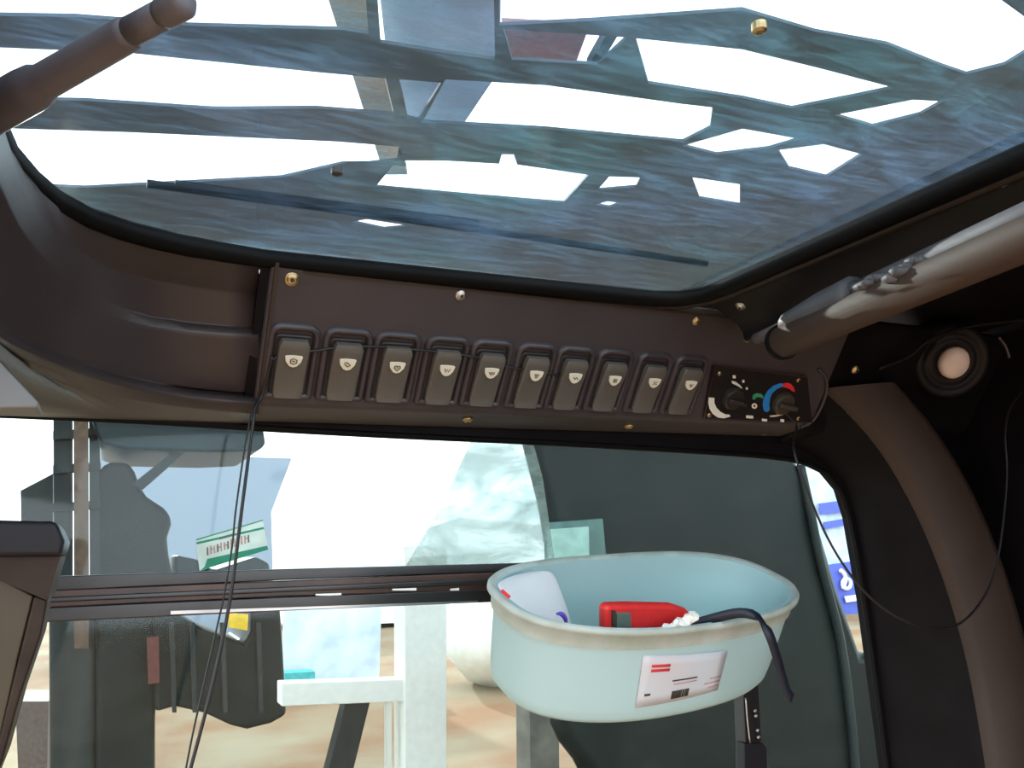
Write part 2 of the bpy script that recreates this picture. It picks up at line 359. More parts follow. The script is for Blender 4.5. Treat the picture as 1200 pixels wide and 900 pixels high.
def rrect(cx, cv, w, h, r_top, r_bot, seg=5):
    out = []
    for (sx, sy, a0, r) in ((1, 1, 0, r_top), (-1, 1, 90, r_top), (-1, -1, 180, r_bot), (1, -1, 270, r_bot)):
        for k in range(seg + 1):
            a = math.radians(a0 + 90 * k / seg); out.append((cx + sx * (w / 2 - r) + r * math.cos(a), cv + sy * (h / 2 - r) + r * math.sin(a)))
    return out
def ringmesh(cx, cv, w, h, rt, rb, levels):
    """levels: (inset, height)"""
    rows = []
    for ins, ht in levels:
        rows.append([fc(x, v, ht) for x, v in rrect(cx, cv, w - 2 * ins, h - 2 * ins, max(rt - ins, .0008), max(rb - ins, .0008))])
    return MB().grid(rows, closed=True)
SW = [.100, .135, .169, .205, .239, .275, .308, .343, .380, .4155]
CV = .0225
for x in SW:
    r_ = ringmesh(x, CV + .0035, .0345, .0545, .009, .004, [(0, -.0005), (.0004, .0008), (.0014, .0026), (.0027, .0034), (.0040, .0030), (.0050, .0014), (.0054, -.0003)])
    r_.build('switch_surround', M['ring'], console, smooth=True)
# ---- rocker switch prototype
def make_switch(x):
    t = thing('rocker_switch', fc(x, 0, 0), None, 'switch', 'rocker switches along the overhead console')
    h = MB(); rows = [[fc(px, v, ht) for px, v in rrect(x, CV, .0245 - 2 * i, .0455 - 2 * i, .003, .002)] for i, ht in ((0, .0003), (0, .0012), (.001, .0018))]
    n_ = len(rows[0]); h.grid(rows, True); h.add(rows[-1], [tuple(range(n_))]); h.build('housing', M['housing'], t)
    # rocker: arched paddle, top end tipped out
    pr = []; N_ = 12
    for k in range(N_ + 1):
        s = k / N_; v = CV - .0205 + .041 * s
        ht = .0046 + .0042 * s ** 1.6 + (.0010 if s < .12 else 0) * (1 - s / .12)
        if s > .93: ht -= .0016 * ((s - .93) / .07) ** 2
        wd = .0098 if s < .9 else .0098 - .0016 * ((s - .9) / .1) ** 2
        if s < .06: wd -= .0009 * (1 - s / .06)
        pr.append((v, ht, wd))
    rows = []
    for v, ht, wd in pr:
        row = [fc(x - wd, v, .0015), fc(x - wd, v, ht - .0012), fc(x - wd * .93, v, ht - .0003)]
        row += [fc(x + wd * q, v, ht + .0003 * (1 - q * q)) for q in (-.6, -.2, .2, .6)]
        row += [fc(x + wd * .93, v, ht - .0003), fc(x + wd, v, ht - .0012), fc(x + wd, v, .0015)]
        rows.append(row)
    rk = MB().grid(rows); nn = len(rows[0]); rk.add(rows[0], [tuple(range(nn))]); rk.add(rows[-1], [tuple(range(nn))])
    rk.build('rocker', M['rocker'], t, smooth=False, bevel=.0006)
    # badge
    bv = CV + .0075; hb = .0068
    sh_ = [(-.0056, .0030), (-.0050, .0036), (0, .0040), (.0050, .0036), (.0056, .0030), (.0048, -.0006), (.0024, -.0036), (0, -.0044), (-.0024, -.0036), (-.0048, -.0006)]
    bd = MB().prism([fc(x + a, bv + c_, hb) for a, c_ in sh_], FN * .0017).build('badge', M['cream'], t, bevel=.0002)
    return t, bd
GL = [
 [[(-.002, .001), (0, .002), (.002, .001), (.002, -.001), (0, -.002), (-.002, -.001), (-.002, .001)], [(-.001, 0), (.001, 0)]],
 [[(-.0025, .001), (-.0005, .0015), (.002, -.0005), (0, -.0015), (-.002, 0)]],
 [[(-.0018, .0012), (.0018, .0012), (.0022, -.0002), (0, -.0024), (-.0022, -.0002), (-.0018, .0012)], [(-.0008, 0), (.0008, 0)]],
 [[(-.002, .0015), (-.001, -.001), (0, .001), (.001, -.001), (.002, .0015)]],
 [[(-.0022, .001), (-.0008, -.001), (-.0006, .001)], [(.0004, .001), (.0004, -.0012)], [(.0018, .001), (.0018, -.001)]],
 [[(-.002, .0012), (.002, .0012)], [(-.0015, 0), (.0015, 0)], [(-.001, -.0012), (.001, -.0012)]],
 [[(-.002, .001), (-.0005, -.001), (.0005, .001), (.0022, -.001)]],
 [[(-.0015, -.001), (-.0015, .0012), (.0015, .0012), (.0015, -.001), (-.0015, -.001)], [(0, .001), (0, -.001)]],
 [[(-.0018, -.0012), (.0018, .0012)], [(-.0018, .001), (-.0004, .0014)], [(.0006, -.0012), (.002, -.0008)]],
 [[(-.0018, .001), (0, 0), (.0018, .001)], [(-.0012, -.001), (.0012, -.001)], [(0, 0), (0, -.001)]],
]
def glyph(x, i, badge):
    b = MB(); bv = CV + .0075
    for ln in GL[i]:
        b.tube([fc(x + a, bv + c_, .0088) for a, c_ in ln], .00034, 4, 1)
    return b.build('symbol', M['ink'], badge)
WHERE = ['leftmost of the row, beside the cords', 'second of the switches from the cord end', 'third of the switches from the cord end',
 'fourth of the switches from the cord end', 'fifth of the row, just left of its middle', 'sixth of the row, just right of its middle',
 'fourth of the switches counting back from the heater dials', 'third of the switches counting back from the heater dials', 'second of the switches counting back from the heater dials',
 'last of the switches, directly beside the heater dials']
proto, pbadge = make_switch(SW[0])
for i, x in enumerate(SW):
    if i == 0: t, bd = proto, pbadge
    else:
        t = proto.copy(); C.objects.link(t); t.location.x += x - SW[0]; t['_o'] = tuple(t.location)
        for ch in list(proto.children):
            c_ = ch.copy(); C.objects.link(c_); c_.parent = t; c_['_o'] = tuple(t.location)
            if ch.name.startswith('badge'): bd = c_
    t['label'] = 'grey-brown rocker with cream shield badge, ' + WHERE[i]
for i, x in enumerate(SW):
    t = [o for o in C.objects if o.name.startswith('rocker_switch') and abs(o.location.x - x) < .001][0]
    bd = [c_ for c_ in t.children if c_.name.startswith('badge')][0]; bd['_o'] = tuple(t.location)
    glyph(x, i, bd)

# ---- screws
def screw(p, nrm, m_, parent, r=.0046):
    nrm = V(nrm)
    s = MB().lathe(p, nrm, [(r, -.0005), (r, .0008), (r * .86, .0013), (r * .72, .0012), (r * .66, .0022), (r * .42, .0028), (r * .34, .0027)], 20).build('screw', M[m_], parent, smooth=True)
    MB().lathe(p, nrm, [(r * .33, .0026), (r * .33, .00295)], 6).build('socket', M['socket'], s)
    return s
screw(onf(342, 327), FN, 'brass', console); screw(onf(540, 346), FN, 'steel', console, .0040); screw(onf(816, 376), FN, 'brass', console, .0040)
for (x, y) in ((548, 491), (737, 499), (895, 507)):
    p = atZ(x, y, .0905); screw(V((p.x, p.y, .0905)), (0, -.1, -1), 'brass', console, .0040)
# raised shoulder round the heater end
sh_px = [(958, 432), (966, 440), (968, 455), (962, 475), (952, 492), (938, 500)]
MB().tube([onf(x, y, .001) for x, y in sh_px], .0015, 8).build('shoulder_bead', M['plastic'], console, smooth=True)

# ---- heater control plate
hc = thing('heater_control', onf(888, 470), 'black heater control plate with two dials and blue-red arc', 'control panel')
corners = [(834, 427), (944, 440), (950, 494), (823, 489)]
P = [onf(x, y, .0004) for x, y in corners]
MB().prism(P, FN * .0022).build('plate', M['panelblack'], hc, bevel=.0006)
MB().tube([onf(x, y, .0028) for x, y in [(823, 489), (834, 427), (944, 440)]], .0006, 6, 1).build('plate_edge', M['trackb'], hc)
def zpx(zx, zy): return (820 + zx / 7.5, 410 + zy / 7.5)
def decal(name, poly, m_, h=.0027, th=.0003, parent=hc):
    return MB().prism([onf(*zpx(*p), h) for p in poly], FN * th).build(name, M[m_], parent)
def arc(cx, cy, r0, r1, a0, a1, sy=1.0, n=14, taper=False, rot=0):
    o = []; i_ = []
    for k in range(n + 1):
        a = math.radians(a0 + (a1 - a0) * k / n); rr = r1 - (r1 - r0) * (k / n * .8 if taper else 0)
        o.append((cx + rr * math.cos(a), cy + rr * math.sin(a) * sy)); i_.append((cx + r0 * math.cos(a), cy + r0 * math.sin(a) * sy))
    return o + i_[::-1]
decal('scale_arc', [(62, 405), (58, 450), (70, 505), (98, 550), (140, 580), (195, 588), (252, 572), (245, 556), (205, 552), (165, 530), (130, 495), (112, 455), (110, 408)], 'white')
decal('scale_arc', [(262, 258), (300, 268), (335, 295), (358, 325), (345, 325), (310, 302), (268, 282)], 'white')
for q in ([(272, 210), (298, 212), (298, 238), (272, 236)], [(357, 250), (375, 252), (374, 276), (357, 274)], [(387, 315), (404, 317), (404, 336), (388, 336)],
          [(392, 562), (452, 566), (452, 590), (390, 586)], [(528, 590), (575, 596), (572, 616), (530, 612)], [(692, 594), (725, 598), (722, 622), (690, 618)]):
    decal('mark', q, 'white')
decal('fan_mark', [(445, 420), (450, 385), (480, 368), (520, 372), (538, 395), (536, 415), (510, 402), (480, 402), (465, 425)], 'green')
decal('dot_ring', arc(463, 480, 12, 24, 0, 359), 'white'); decal('dot', arc(463, 480, 0.5, 7, 0, 359), 'red')
decal('cold_arc', [(545, 520), (535, 470), (545, 405), (580, 345), (630, 302), (690, 280), (715, 285), (705, 312), (660, 330), (620, 365), (600, 410), (592, 465), (598, 515), (570, 535)], 'blue')
decal('hot_arc', [(715, 285), (745, 276), (780, 285), (808, 315), (818, 355), (795, 352), (770, 330), (735, 318), (705, 312)], 'red')
decal('pointer_line', [(595, 565), (640, 560), (725, 545), (715, 558), (650, 574), (600, 576)], 'cream')
def dial(zx, zy, m_, r):
    c_ = onf(*zpx(zx, zy), .0024)
    k = MB().lathe(c_, FN, [(r, 0), (r, .003), (r * .93, .0055), (r * .86, .006)], 28).build('dial', M[m_], hc, smooth=False, bevel=.0003)
    ang = math.radians(-8); u = FX * math.cos(ang) + FU * math.sin(ang); v = FN.cross(u)
    MB().box(c_ + FN * .0085, (r * 1.9, r * .42, .006), u, v, FN).build('grip', M[m_], k, bevel=.001)
    return k
dial(262, 405, 'knob', .0098); dial(705, 450, 'knob2', .0105)
MB().box(onf(*zpx(245, 392), .0142), (.014, .0006, .0004), (FX * .99 - FU * .14), FN.cross(FX), FN).build('grip_line', M['chrome'], hc)
for q in ((160, 195), (68, 560), (850, 255), (850, 590)):
    s = MB().lathe(onf(*zpx(*q), .0026), FN, [(.0022, 0), (.0020, .0008), (.0008, .001)], 12).build('screw', M['brass'], hc, smooth=True)

# ------------------------------------------------------------------ wall_front with window hole (window_2), pillar, right wall
hole = [(-.32, .092), (.0, .0885), (.10, .0840), (.20, .081), (.324, .0785), (.46, .074), (.56, .070), (.608, .065), (.635, .055), (.652, .038), (.660, .01), (.667, -.068), (.672, -.225), (.675, -.55), (-.32, -.55)]
hp = [V((x, .600, z)) for x, z in hole]
bm = bmesh.new(); edges = []
loop([(-.36, .6, .13 + Z0), (.80, .6, .13 + Z0), (.80, .6, -.8 + Z0), (-.36, .6, -.8 + Z0)])
loop([(p.x, p.y, p.z + Z0) for p in hp])
bmesh.ops.triangle_fill(bm, use_beauty=True, edges=edges); me = bpy.data.meshes.new('wall_front'); bm.to_mesh(me); bm.free(); me.materials.append(M['black'])
wf = bpy.data.objects.new('wall_front', me); C.objects.link(wf); tag(wf, 'black inner frame of the cab around the front window', kind='structure'); wf['_o'] = (0, 0, 0)
s_ = wf.modifiers.new('thickness', 'SOLIDIFY'); s_.thickness = .012; s_.offset = 0
win2 = thing('window_2', (.17, .606, -.3), 'sliding front window of the cab with upper and lower panes', kind='structure')
YB = .606
zt = -.030
MB().box((.17, YB, (.10 + zt) / 2), (1.05, .004, .10 - zt)).build('upper_pane', M['winglass'], win2)
MB().box((.17, YB, (-.56 + zt) / 2), (1.05, .004, .56 + zt)).build('lower_pane', M['winglass'], win2)
MB().tube([p + V((0, -.004, 0)) for p in resample(hp[:14], 60)], .0028, 8, 1).build('rubber_seal', M['rubber'], win2, smooth=True)
# horizontal tracks
L1, R1, L2, R2 = V((-.34, .592, .004)), V((.318, .592, -.0195)), V((-.34, .592, -.026)), V((.330, .592, -.043))
def barpx(pts, y, ext, name, m_, bev=.0008): return MB().prism([atY(px, py, y) for px, py in pts], (0, ext, 0)).build(name, M[m_], win2, bevel=bev)
barpx([(-140, 685), (75, 675), (330, 667), (640, 659), (640, 668), (330, 680), (75, 692), (-140, 702)], .594, .010, 'upper_track', 'track')
barpx([(-140, 700), (60, 692), (330, 681), (640, 668), (640, 690), (330, 699), (60, 712), (-140, 722)], .590, .014, 'sash_rail', 'trackb')
barpx([(-140, 710), (60, 700), (330, 688), (640, 675), (640, 682), (330, 694), (60, 706), (-140, 714)], .587, .010, 'groove_bead', 'track')
barpx([(-140, 723), (60, 712), (330, 700), (640, 688), (640, 703), (330, 716), (60, 729), (-140, 738)], .586, .018, 'lower_track', 'track')
barpx([(200, 716), (330, 712), (560, 704), (560, 706), (330, 715), (200, 720)], .5855, .001, 'worn_edge', 'chrome', 0)
for px in ((370, 696, 30), (460, 690, 28), (528, 690, 10)):
    barpx([(px[0], px[1]), (px[0] + px[2], px[1] - 1), (px[0] + px[2], px[1] + 2), (px[0], px[1] + 2)], .5865, .001, 'paint_chip', 'whitew', 0)
# header infill right of console
prof = [(.500, .182), (.505, .168), (.553, .100), (.566, .090), (.596, .080), (.596, .14), (.52, .19)]
b = MB(); n = len(prof)
b.add([V((.572, y, z)) for y, z in prof] + [V((.80, y, z)) for y, z in prof], [tuple(range(n)), tuple(range(n, 2 * n))] + [(i, (i + 1) % n, n + (i + 1) % n, n + i) for i in range(n)])
hi = b.build('trim_2', M['black'], bevel=.004); tag(hi, 'black header infill between console and right pillar', kind='structure')
screw(atY(1002, 433, .512), FN, 'brass', hi, .0040)
# pillar arch
cen = [(968, 455, 1048, 448), (1010, 492, 1075, 476), (1048, 540, 1108, 520), (1080, 600, 1140, 575), (1103, 655, 1168, 640), (1122, 710, 1190, 705), (1143, 790, 1212, 790), (1162, 900, 1228, 900), (1180, 1040, 1240, 1040)]
Lr = resample([atY(a, b_, .530) for a, b_, _, _ in cen], 30); Rr = resample([atY(c_, d_, .515) for _, _, c_, d_ in cen], 30)
rows = []
for l, r_ in zip(Lr, Rr):
    mid = l.lerp(r_, .5) + V((0, -.006, 0))
    rows.append([l + V((.0, .062, 0)), l + V((-.001, .006, 0)), l, l.lerp(r_, .12) + V((0, -.004, 0)), mid, l.lerp(r_, .85) + V((0, -.004, 0)), r_, r_ + V((.004, .008, 0)), r_ + V((.012, .07, 0))])
b = MB(); b.grid([r_[1:8] for r_ in rows])
pl = b.build('trim_3', M['pillar'], smooth=True); tag(pl, 'brown-black plastic pillar cover arching down right of the window', kind='structure')
# dark jamb between window and pillar
jl = resample([V((.575, .594, .085)), V((.62, .594, .070)), V((.650, .594, .05)), V((.664, .594, .02)), V((.672, .594, -.068)), V((.677, .594, -.225)), V((.68, .594, -.5))], 30)
b = MB(); b.grid([[a + V((0, .004, 0)), a, a.lerp(c_, .5) + V((0, .004, 0)), c_ + V((0, .004, 0))] for a, c_ in zip(jl, Lr)])
jb = b.build('trim_4', M['black'], smooth=True); tag(jb, 'black recessed jamb between front window and pillar', kind='structure')
# right side wall and roof lining
wr = MB().box((.815, .10, -.2), (.02, 1.03, .85)).build('wall_right', M['black']); tag(wr, 'black right inner side of the cab', kind='structure')
lin = MB().box((.65, .08, .205), (.40, 1.0, .02)).build('trim_5', M['black']); tag(lin, 'black roof lining right of the roof glass', kind='structure')

# ------------------------------------------------------------------ right roof rail (trim_6), blind, lamp
prof = [(.404, .190), (.404, .1735), (.4065, .170), (.409, .171), (.432, .158), (.436, .152), (.437, .146), (.440, .145), (.446, .157), (.462, .165), (.53, .175), (.53, .192)]
b = MB(); n = len(prof); ys = [-.42, .15, .40, .478]
off = [0, 0, 0, .0]
rows = [[V((x + o, y, z)) for x, z in prof] for y, o in zip(ys, off)]
b.grid([r_ + [r_[0]] for r_ in rows]); b.add(rows[0], [tuple(range(n))]); b.add(rows[-1], [tuple(range(n))])
rl = b.build('trim_6', M['rail'], bevel=.001); tag(rl, 'dark plastic rail along the right edge of the roof glass', kind='structure')
rn = V((-.45, 0, -.89)).normalized()
def onrail(px, py):
    d = ray(px, py); P0 = V((.409, 0, .171)); return d * (P0.dot(rn) / d.dot(rn))
screw(onrail(1175, 211) + rn * .001, rn, 'steel', rl, .0032); screw(onrail(868, 358), rn, 'steel', rl, .0040)
screw(atZ(876, 397, .150), (0, -.6, -.8), 'brass', rl, .0030)

RZ = .128
e0 = atZ(917, 401, RZ); e1 = atZ(1200, 281, RZ); dr = (e1 - e0).normalized(); e1 = e0 + dr * .75
bl = thing('roller_sunshade', e0, 'brown roller sunshade tube slung beside the right roof rail', 'sunshade')
MB().tube([e0, e0.lerp(e1, .35), e1], [.0112, .0104, .0098], 24, 1).build('roll', M['blind'], bl, smooth=True)
MB().lathe(e0 - dr * .003, dr, [(.008, -.002), (.0122, 0), (.0126, .004)], 24).build('end_cap', M['rubber'], bl)
q0 = atZ(886, 397, .142); q1 = atZ(1205, 254, .142)
MB().tube([q0, q0.lerp(q1, .22)], .0042, 14, 1).build('rod', M['tube'], bl, smooth=True)
q2 = q0.lerp(q1, .52)
MB().tube([q2, q1 + (q1 - q0) * .6], [.0075, .0078], 14, 1).build('rod_sleeve', M['tube'], bl, smooth=True)
# tape wrap
ta = [atZ(x, y, .139) for x, y in [(925, 380), (965, 362), (1002, 346)]]
MB().tube([ta[0] - dr * .001, ta[0], ta[1], ta[2], ta[2] + dr * .001], [.004, .0085, .0115, .0125, .006], 12).build('tape_wrap', M['tape'], bl, smooth=True)
# crumpled cloth
cl = MB()
for k in range(6):
    pts = []
    for s in range(9):
        f = s / 8; p = atZ(1000 + 78 * f, 350 - 38 * f + 3 * math.sin(k * 2 + 5 * f), .138 + .003 * math.sin(k + s * 1.3))
        a = k * 1.05 + .7 * math.sin(s); pts.append(p + V((math.cos(a) * .0045, math.sin(s * 1.7 + k) * .002, math.sin(a) * .0045)))
    cl.tube(pts, [.0022 + .0012 * abs(math.sin(s * 1.9 + k)) for s in range(9)], 7, 3)
cl.build('crumpled_cloth', M['cloth'], bl, smooth=True)

# round lamp
lc = atY(1118, 425, .500); la = V((-.42, -.80, -.42)).normalized()
lamp = thing('cab_lamp', lc, 'round pinkish white lamp lens in black housing on the right wall', 'lamp')
MB().lathe(lc - la * .004, la, [(.037, -.03), (.037, -.004), (.034, .002), (.030, .003), (.027, .0), (.024, -.002), (.0225, .0005), (.019, .001), (.0165, .0)], 36).build('housing', M['lamp'], lamp, smooth=True)
MB().lathe(lc - la * .002, la, [(.0155, -.003), (.0155, .003), (.0138, .0062), (.008, .0082), (.001, .0086)], 28, sx=.9).build('lens', M['lens'], lamp, smooth=True)
MB().tube([atY(1030, 432, .51), atY(1065, 418, .50), atY(1090, 398, .49), atY(1140, 382, .48), atY(1215, 374, .46)], .0018, 8).build('housing_rim', M['lamp'], lamp, smooth=True)
MB().tube([atY(1170, 395, .485), atY(1178, 405, .485), atY(1183, 420, .485)], .0015, 8).build('clip', M['ring'], lamp, smooth=True)

# ------------------------------------------------------------------ cables and cords
def cord(pts, r, label, cat='cord', m_='cord', name='cord'):
    return tag(MB().tube(pts, r, 8, 5).build(name, M[m_], smooth=True), label, cat)
cord([onf(915, 480, .008), onf(923, 492, .012), atY(930, 525, .515), atY(948, 580, .51), atY(975, 640, .505), atY(1010, 690, .50), atY(1050, 722, .495), atY(1095, 737, .49), atY(1130, 727, .49), atY(1158, 690, .49), atY(1172, 640, .49),
      atY(1180, 560, .49), atY(1178, 510, .49), atY(1183, 480, .49), atY(1197, 460, .49)], .00105, 'thin black cable looping from heater dials to the right wall', 'cable', name='cable')
cord([onf(318, 415, .004), onf(312, 440, .004), onf(305, 462, .005), atY(299, 478, .535), atY(296, 500, .53), atY(288, 560, .53), atY(281, 615, .53), atY(270, 700, .53), atY(252, 790, .53), atY(222, 905, .53), atY(205, 960, .53)], .0011,
     'thicker black cord hanging from the left end of the console')
cord([atY(294, 486, .54), atY(286, 530, .54), atY(276, 600, .54), atY(272, 640, .54), atY(262, 700, .54), atY(252, 745, .54), atY(228, 850, .54), atY(216, 910, .54), atY(205, 960, .54)], .0006,
     'thinner black cord hanging beside the thicker one')
tag(MB().tube([onf(x, y, h) for x, y, h in [(316, 420, .004), (340, 409, .0035), (368, 408, .0045), (400, 404, .003), (425, 403, .0045), (460, 405, .003), (487, 407, .0045), (520, 411, .003), (545, 414, .0045), (570, 420, .003), (596, 428, .0045), (625, 432, .003), (645, 436, .004), (660, 440, .002)]], .0008, 8, 4)
    .build('cord', M['cord'], smooth=True), 'thin grey wire strung across the tops of the left switches', 'cord')

# ------------------------------------------------------------------ handle in the roof opening (upper left)
h0, h1 = atZ(-70, 165, .150), atZ(220, 0, .150); hd = (h1 - h0).normalized(); HL = (h1 - h0).length
hn = thing('grab_handle', h0, 'dark stepped rubber handle crossing the upper left roof glass', 'handle')
MB().lathe(h0, hd, [(.0078, 0), (.0072, HL * .42), (.0068, HL * .46), (.0056, HL * .48), (.0050, HL * .80), (.0044, HL * .82)], 20).build('shaft', M['handle'], hn, smooth=True)
MB().lathe(h0, hd, [(.0044, HL * .81), (.0040, HL * .93)], 20).build('tip', M['handle'], hn, smooth=True)
MB().lathe(h0, hd, [(.0041, HL * .92), (.0045, HL * .935), (.0044, HL * .985), (.003, HL)], 20).build('end_knob', M['handle'], hn, smooth=True)

# ------------------------------------------------------------------ bracket wedge and box at left edge
wd = MB().prism([atY(-60, 350, .36), atY(0, 424, .36), atY(46, 472, .36), atY(44, 478, .36), atY(-60, 479, .36)], (0, .02, 0)).build('bracket', M['grey'], bevel=.002)
tag(wd, 'light grey wedge-shaped bracket at the left edge under the moulding', 'bracket')
bx = thing('equipment_box', atY(20, 900, .40), 'dark capped box with painted tan reflection standing at the left edge', 'box')
MB().prism([atY(-60, 608, .37), atY(66, 611, .37), atY(76, 634, .37), atY(72, 652, .37), atY(-60, 653, .37)], (0, .05, 0)).build('cap', M['cap'], bx, bevel=.002)
MB().prism([atY(-60, 653, .375), atY(71, 652, .375), atY(56, 704, .375), atY(-60, 655, .375)], (0, .045, 0)).build('neck', M['teak'], bx)
MB().prism([atY(-60, 665, .378), atY(0, 676, .378), atY(40, 698, .378), atY(22, 770, .378), atY(-2, 880, .378), atY(-60, 960, .378)], (0, .03, 0)).build('tan_reflection', M['tan'], bx, bevel=.001)  # mirror face; the tan it reflects is put into its colour
MB().prism([atY(40, 698, .376), atY(56, 703, .376), atY(48, 745, .376), atY(24, 815, .376), atY(3, 892, .376), atY(-40, 1000, .376), atY(-60, 1000, .376), atY(-2, 870, .376), atY(22, 770, .376)], (0, .03, 0)).build('side_strip', M['teak'], bx, bevel=.001)

# ------------------------------------------------------------------ hanging bin
# local frame: tilted so that the front rim is lower
bc = V((.31324, .43982, -.03334)); tp_ = .869
BM = Matrix.Rotation(.14904, 3, 'Z') @ Matrix.Rotation(.39894, 3, 'X') @ Matrix.Rotation(-.01017, 3, 'Y')
BX, BYv, BZ = BM.col[0].copy(), BM.col[1].copy(), BM.col[2].copy()
W, D = .235, .1042
def bp(u, v, h): return bc + BX * u + BYv * v + BZ * h
bn_ = thing('storage_bin', bp(0, 0, -.052), 'pale blue plastic bin fixed at the window holding odds and ends', 'bin')
def outline(w, d, n=72):
    o = []
    for k in range(n):
        a = 2 * math.pi * k / n; c_, s_ = math.cos(a), math.sin(a)
        e = 2.3 if s_ < 0 else 3.0
        o.append((w / 2 * math.copysign(abs(c_) ** (2 / e), c_), d / 2 * math.copysign(abs(s_) ** (2 / e), s_)))
    return o
def brow(w, d, h, dv=0): return [bp(u, v + dv, h) for u, v in outline(w, d)]
H = .060
rows = [brow(W, D, 0), brow(W * 1.0, D * 1.0, -.002), brow(W * .975, D * .96, -.003), brow(W * .965, D * .94, -.012)]
b = MB(); b.grid([brow(W * .955, D * .925, .0), brow(W * .985, D * .975, .002)] + rows, True); b.build('rim', M['grime'], bn_, smooth=True)
levels = [(.955, .93, 0), (.95, .925, -.011), (.93, .91, -.030), (.905, .89, -.050), (.89, .88, -.056), (.865, .85, -H + .001), (.80, .78, -H)]
outr = [brow(W * a, D * c_, h) for a, c_, h in levels]
inn = [brow(W * a - .004, D * c_ - .004, h + (.003 if h < -.057 else 0)) for a, c_, h in levels][::-1]
b = MB(); b.grid(outr, True); nn = 72; b.add(outr[-1], [tuple(range(nn))]); b.grid(inn, True); b.add(inn[0], [tuple(range(nn))]); b.grid([inn[-1], outr[0]], True)
b.build('tub', M['bin'], bn_, smooth=True)
MB().prism([bp(-.02, D * .478, -.012), bp(.04, D * .478, -.012), bp(.04, D * .455, -.05), bp(-.02, D * .455, -.05)], V((0, .600, 0)) - V((0, bp(.0, D * .478, -.012).y, 0))).build('mounting_plate', M['black'], bn_)
# crease of the back wall
MB().tube([bp(.055, D * .448, -.002), bp(.053, D * .44, -.03), bp(.05, D * .42, -.06)], .0009, 6).build('moulding_line', M['grime'], bn_, smooth=True)
# label on the front wall : placed on the outer shell
def shell(u, h, off=.0006):
    h = min(max(h, -.0585), -.0002)
    for i in range(len(levels) - 1):
        a0, c0, h0_ = levels[i]; a1_, c1, h1_ = levels[i + 1]
        if h0_ >= h >= h1_:
            t = (h0_ - h) / (h0_ - h1_); a = a0 + (a1_ - a0) * t; c_ = c0 + (c1 - c0) * t; break
    uu = min(abs(u) / (W * a / 2), 1); v = -(D * c_ / 2) * (1 - uu ** 2.3) ** (1 / 2.3)
    return bp(u, v - off, h)
def skin(u0, u1, h0_, h1_, name, m_, off=.0006, nu=8, nh=4, sk=0, par=None):
    rows = [[shell(u0 + (u1 - u0) * i / nu + sk * (j / nh), h0_ + (h1_ - h0_) * j / nh, off) for i in range(nu + 1)] for j in range(nh + 1)]
    return MB().grid(rows).build(name, M[m_], par or bn_, smooth=True, solid=.0003)
import itertools
def project(p):
    q = (right.dot(p), up.dot(p), fwd.dot(p)); return 600 + F * q[0] / q[2], 450 - F * q[1] / q[2]
def shell_uh(px, py):
    u, h, st_ = 0.0, -.025, .02
    def err(u, h):
        a, b_ = project(shell(u, h, 0)); return (a - px) ** 2 + (b_ - py) ** 2
    e = err(u, h)
    while st_ > 2e-5:
        best = min(((err(u + i * st_, h + j * st_), u + i * st_, h + j * st_) for i in (-1, 0, 1) for j in (-1, 0, 1)))
        if best[0] < e: e, u, h = best
        else: st_ /= 2
    return u, h
LC = [shell_uh(*p) for p in ((753, 768), (852, 762), (840, 808), (744, 829))]
def luv(a, b_):
    (u0, h0_), (u1, h1_), (u2, h2_), (u3, h3_) = LC
    return ((u0 * (1 - a) + u1 * a) * (1 - b_) + (u3 * (1 - a) + u2 * a) * b_, (h0_ * (1 - a) + h1_ * a) * (1 - b_) + (h3_ * (1 - a) + h2_ * a) * b_)
def lskin(a0, a1_, b0, b1, name, m_, off, na, nb, par=None, lab=None):
    rows = [[shell(*luv(a0 + (a1_ - a0) * i / na, b0 + (b1 - b0) * j / nb), off) for i in range(na + 1)] for j in range(nb + 1)]
    return MB().grid(rows).build(name, M[m_], par or bn_, smooth=True, solid=.0003)
lb = lskin(0, 1, 0, 1, 'label', 'label', .0005, 10, 5); lb['label'] = 'pink and white printed label with barcode'
for k in range(2): lskin(.10, .30, .17 + .09 * k, .22 + .09 * k, 'lettering', 'red', .0009, 5, 1, lb)
lskin(.36, .66, .52, .545, 'lettering', 'ink', .0009, 5, 1, lb); lskin(.38, .66, .60, .615, 'lettering', 'spink', .0009, 4, 1, lb)
for k in range(3): lskin(.84 - .06 * (k % 2), .98, .62 + .11 * k, .64 + .11 * k, 'lettering', 'spink', .0009, 4, 1, lb)
a_ = .38
for k in range(12):
    wdt = random.choice((.008, .012, .018)); lskin(a_, a_ + wdt, .76, .93, 'barcode_line', 'ink', .0009, 1, 1, lb); a_ += wdt + random.choice((.006, .010))
lskin(.07, .13, .74, .78, 'lettering', 'ink', .0009, 2, 1, lb)
# grime speck on the rim front
# contents
def inbin(px, py, v):
    """point on the plane at depth v of the tilted bin frame"""
    d = ray(px, py); return d * (bp(0, v, 0).dot(BYv) / d.dot(BYv))
FB = (BYv * -1)
meter = thing('multimeter', inbin(760, 745, -.030), 'red hand-held meter lying in the pale blue bin', 'meter')
mp_ = [(709, 713), (716, 710), (740, 709), (790, 710), (806, 715), (813, 722), (816, 734), (812, 752), (760, 760), (709, 760)]
MB().prism([inbin(x, y, -.032) for x, y in mp_], BYv * .007).build('case', M['redp'], meter, bevel=.0025, seg=3)
MB().prism([inbin(x, y, -.0335) for x, y in [(723, 719), (740, 719), (740, 760), (723, 760)]], BYv * .003).build('display', M['screen'], meter, bevel=.0004)
MB().prism([inbin(x, y, -.0332) for x, y in [(718, 716), (722, 716), (722, 760), (718, 760)]], BYv * .003).build('screen_bar', M['ink'], meter)
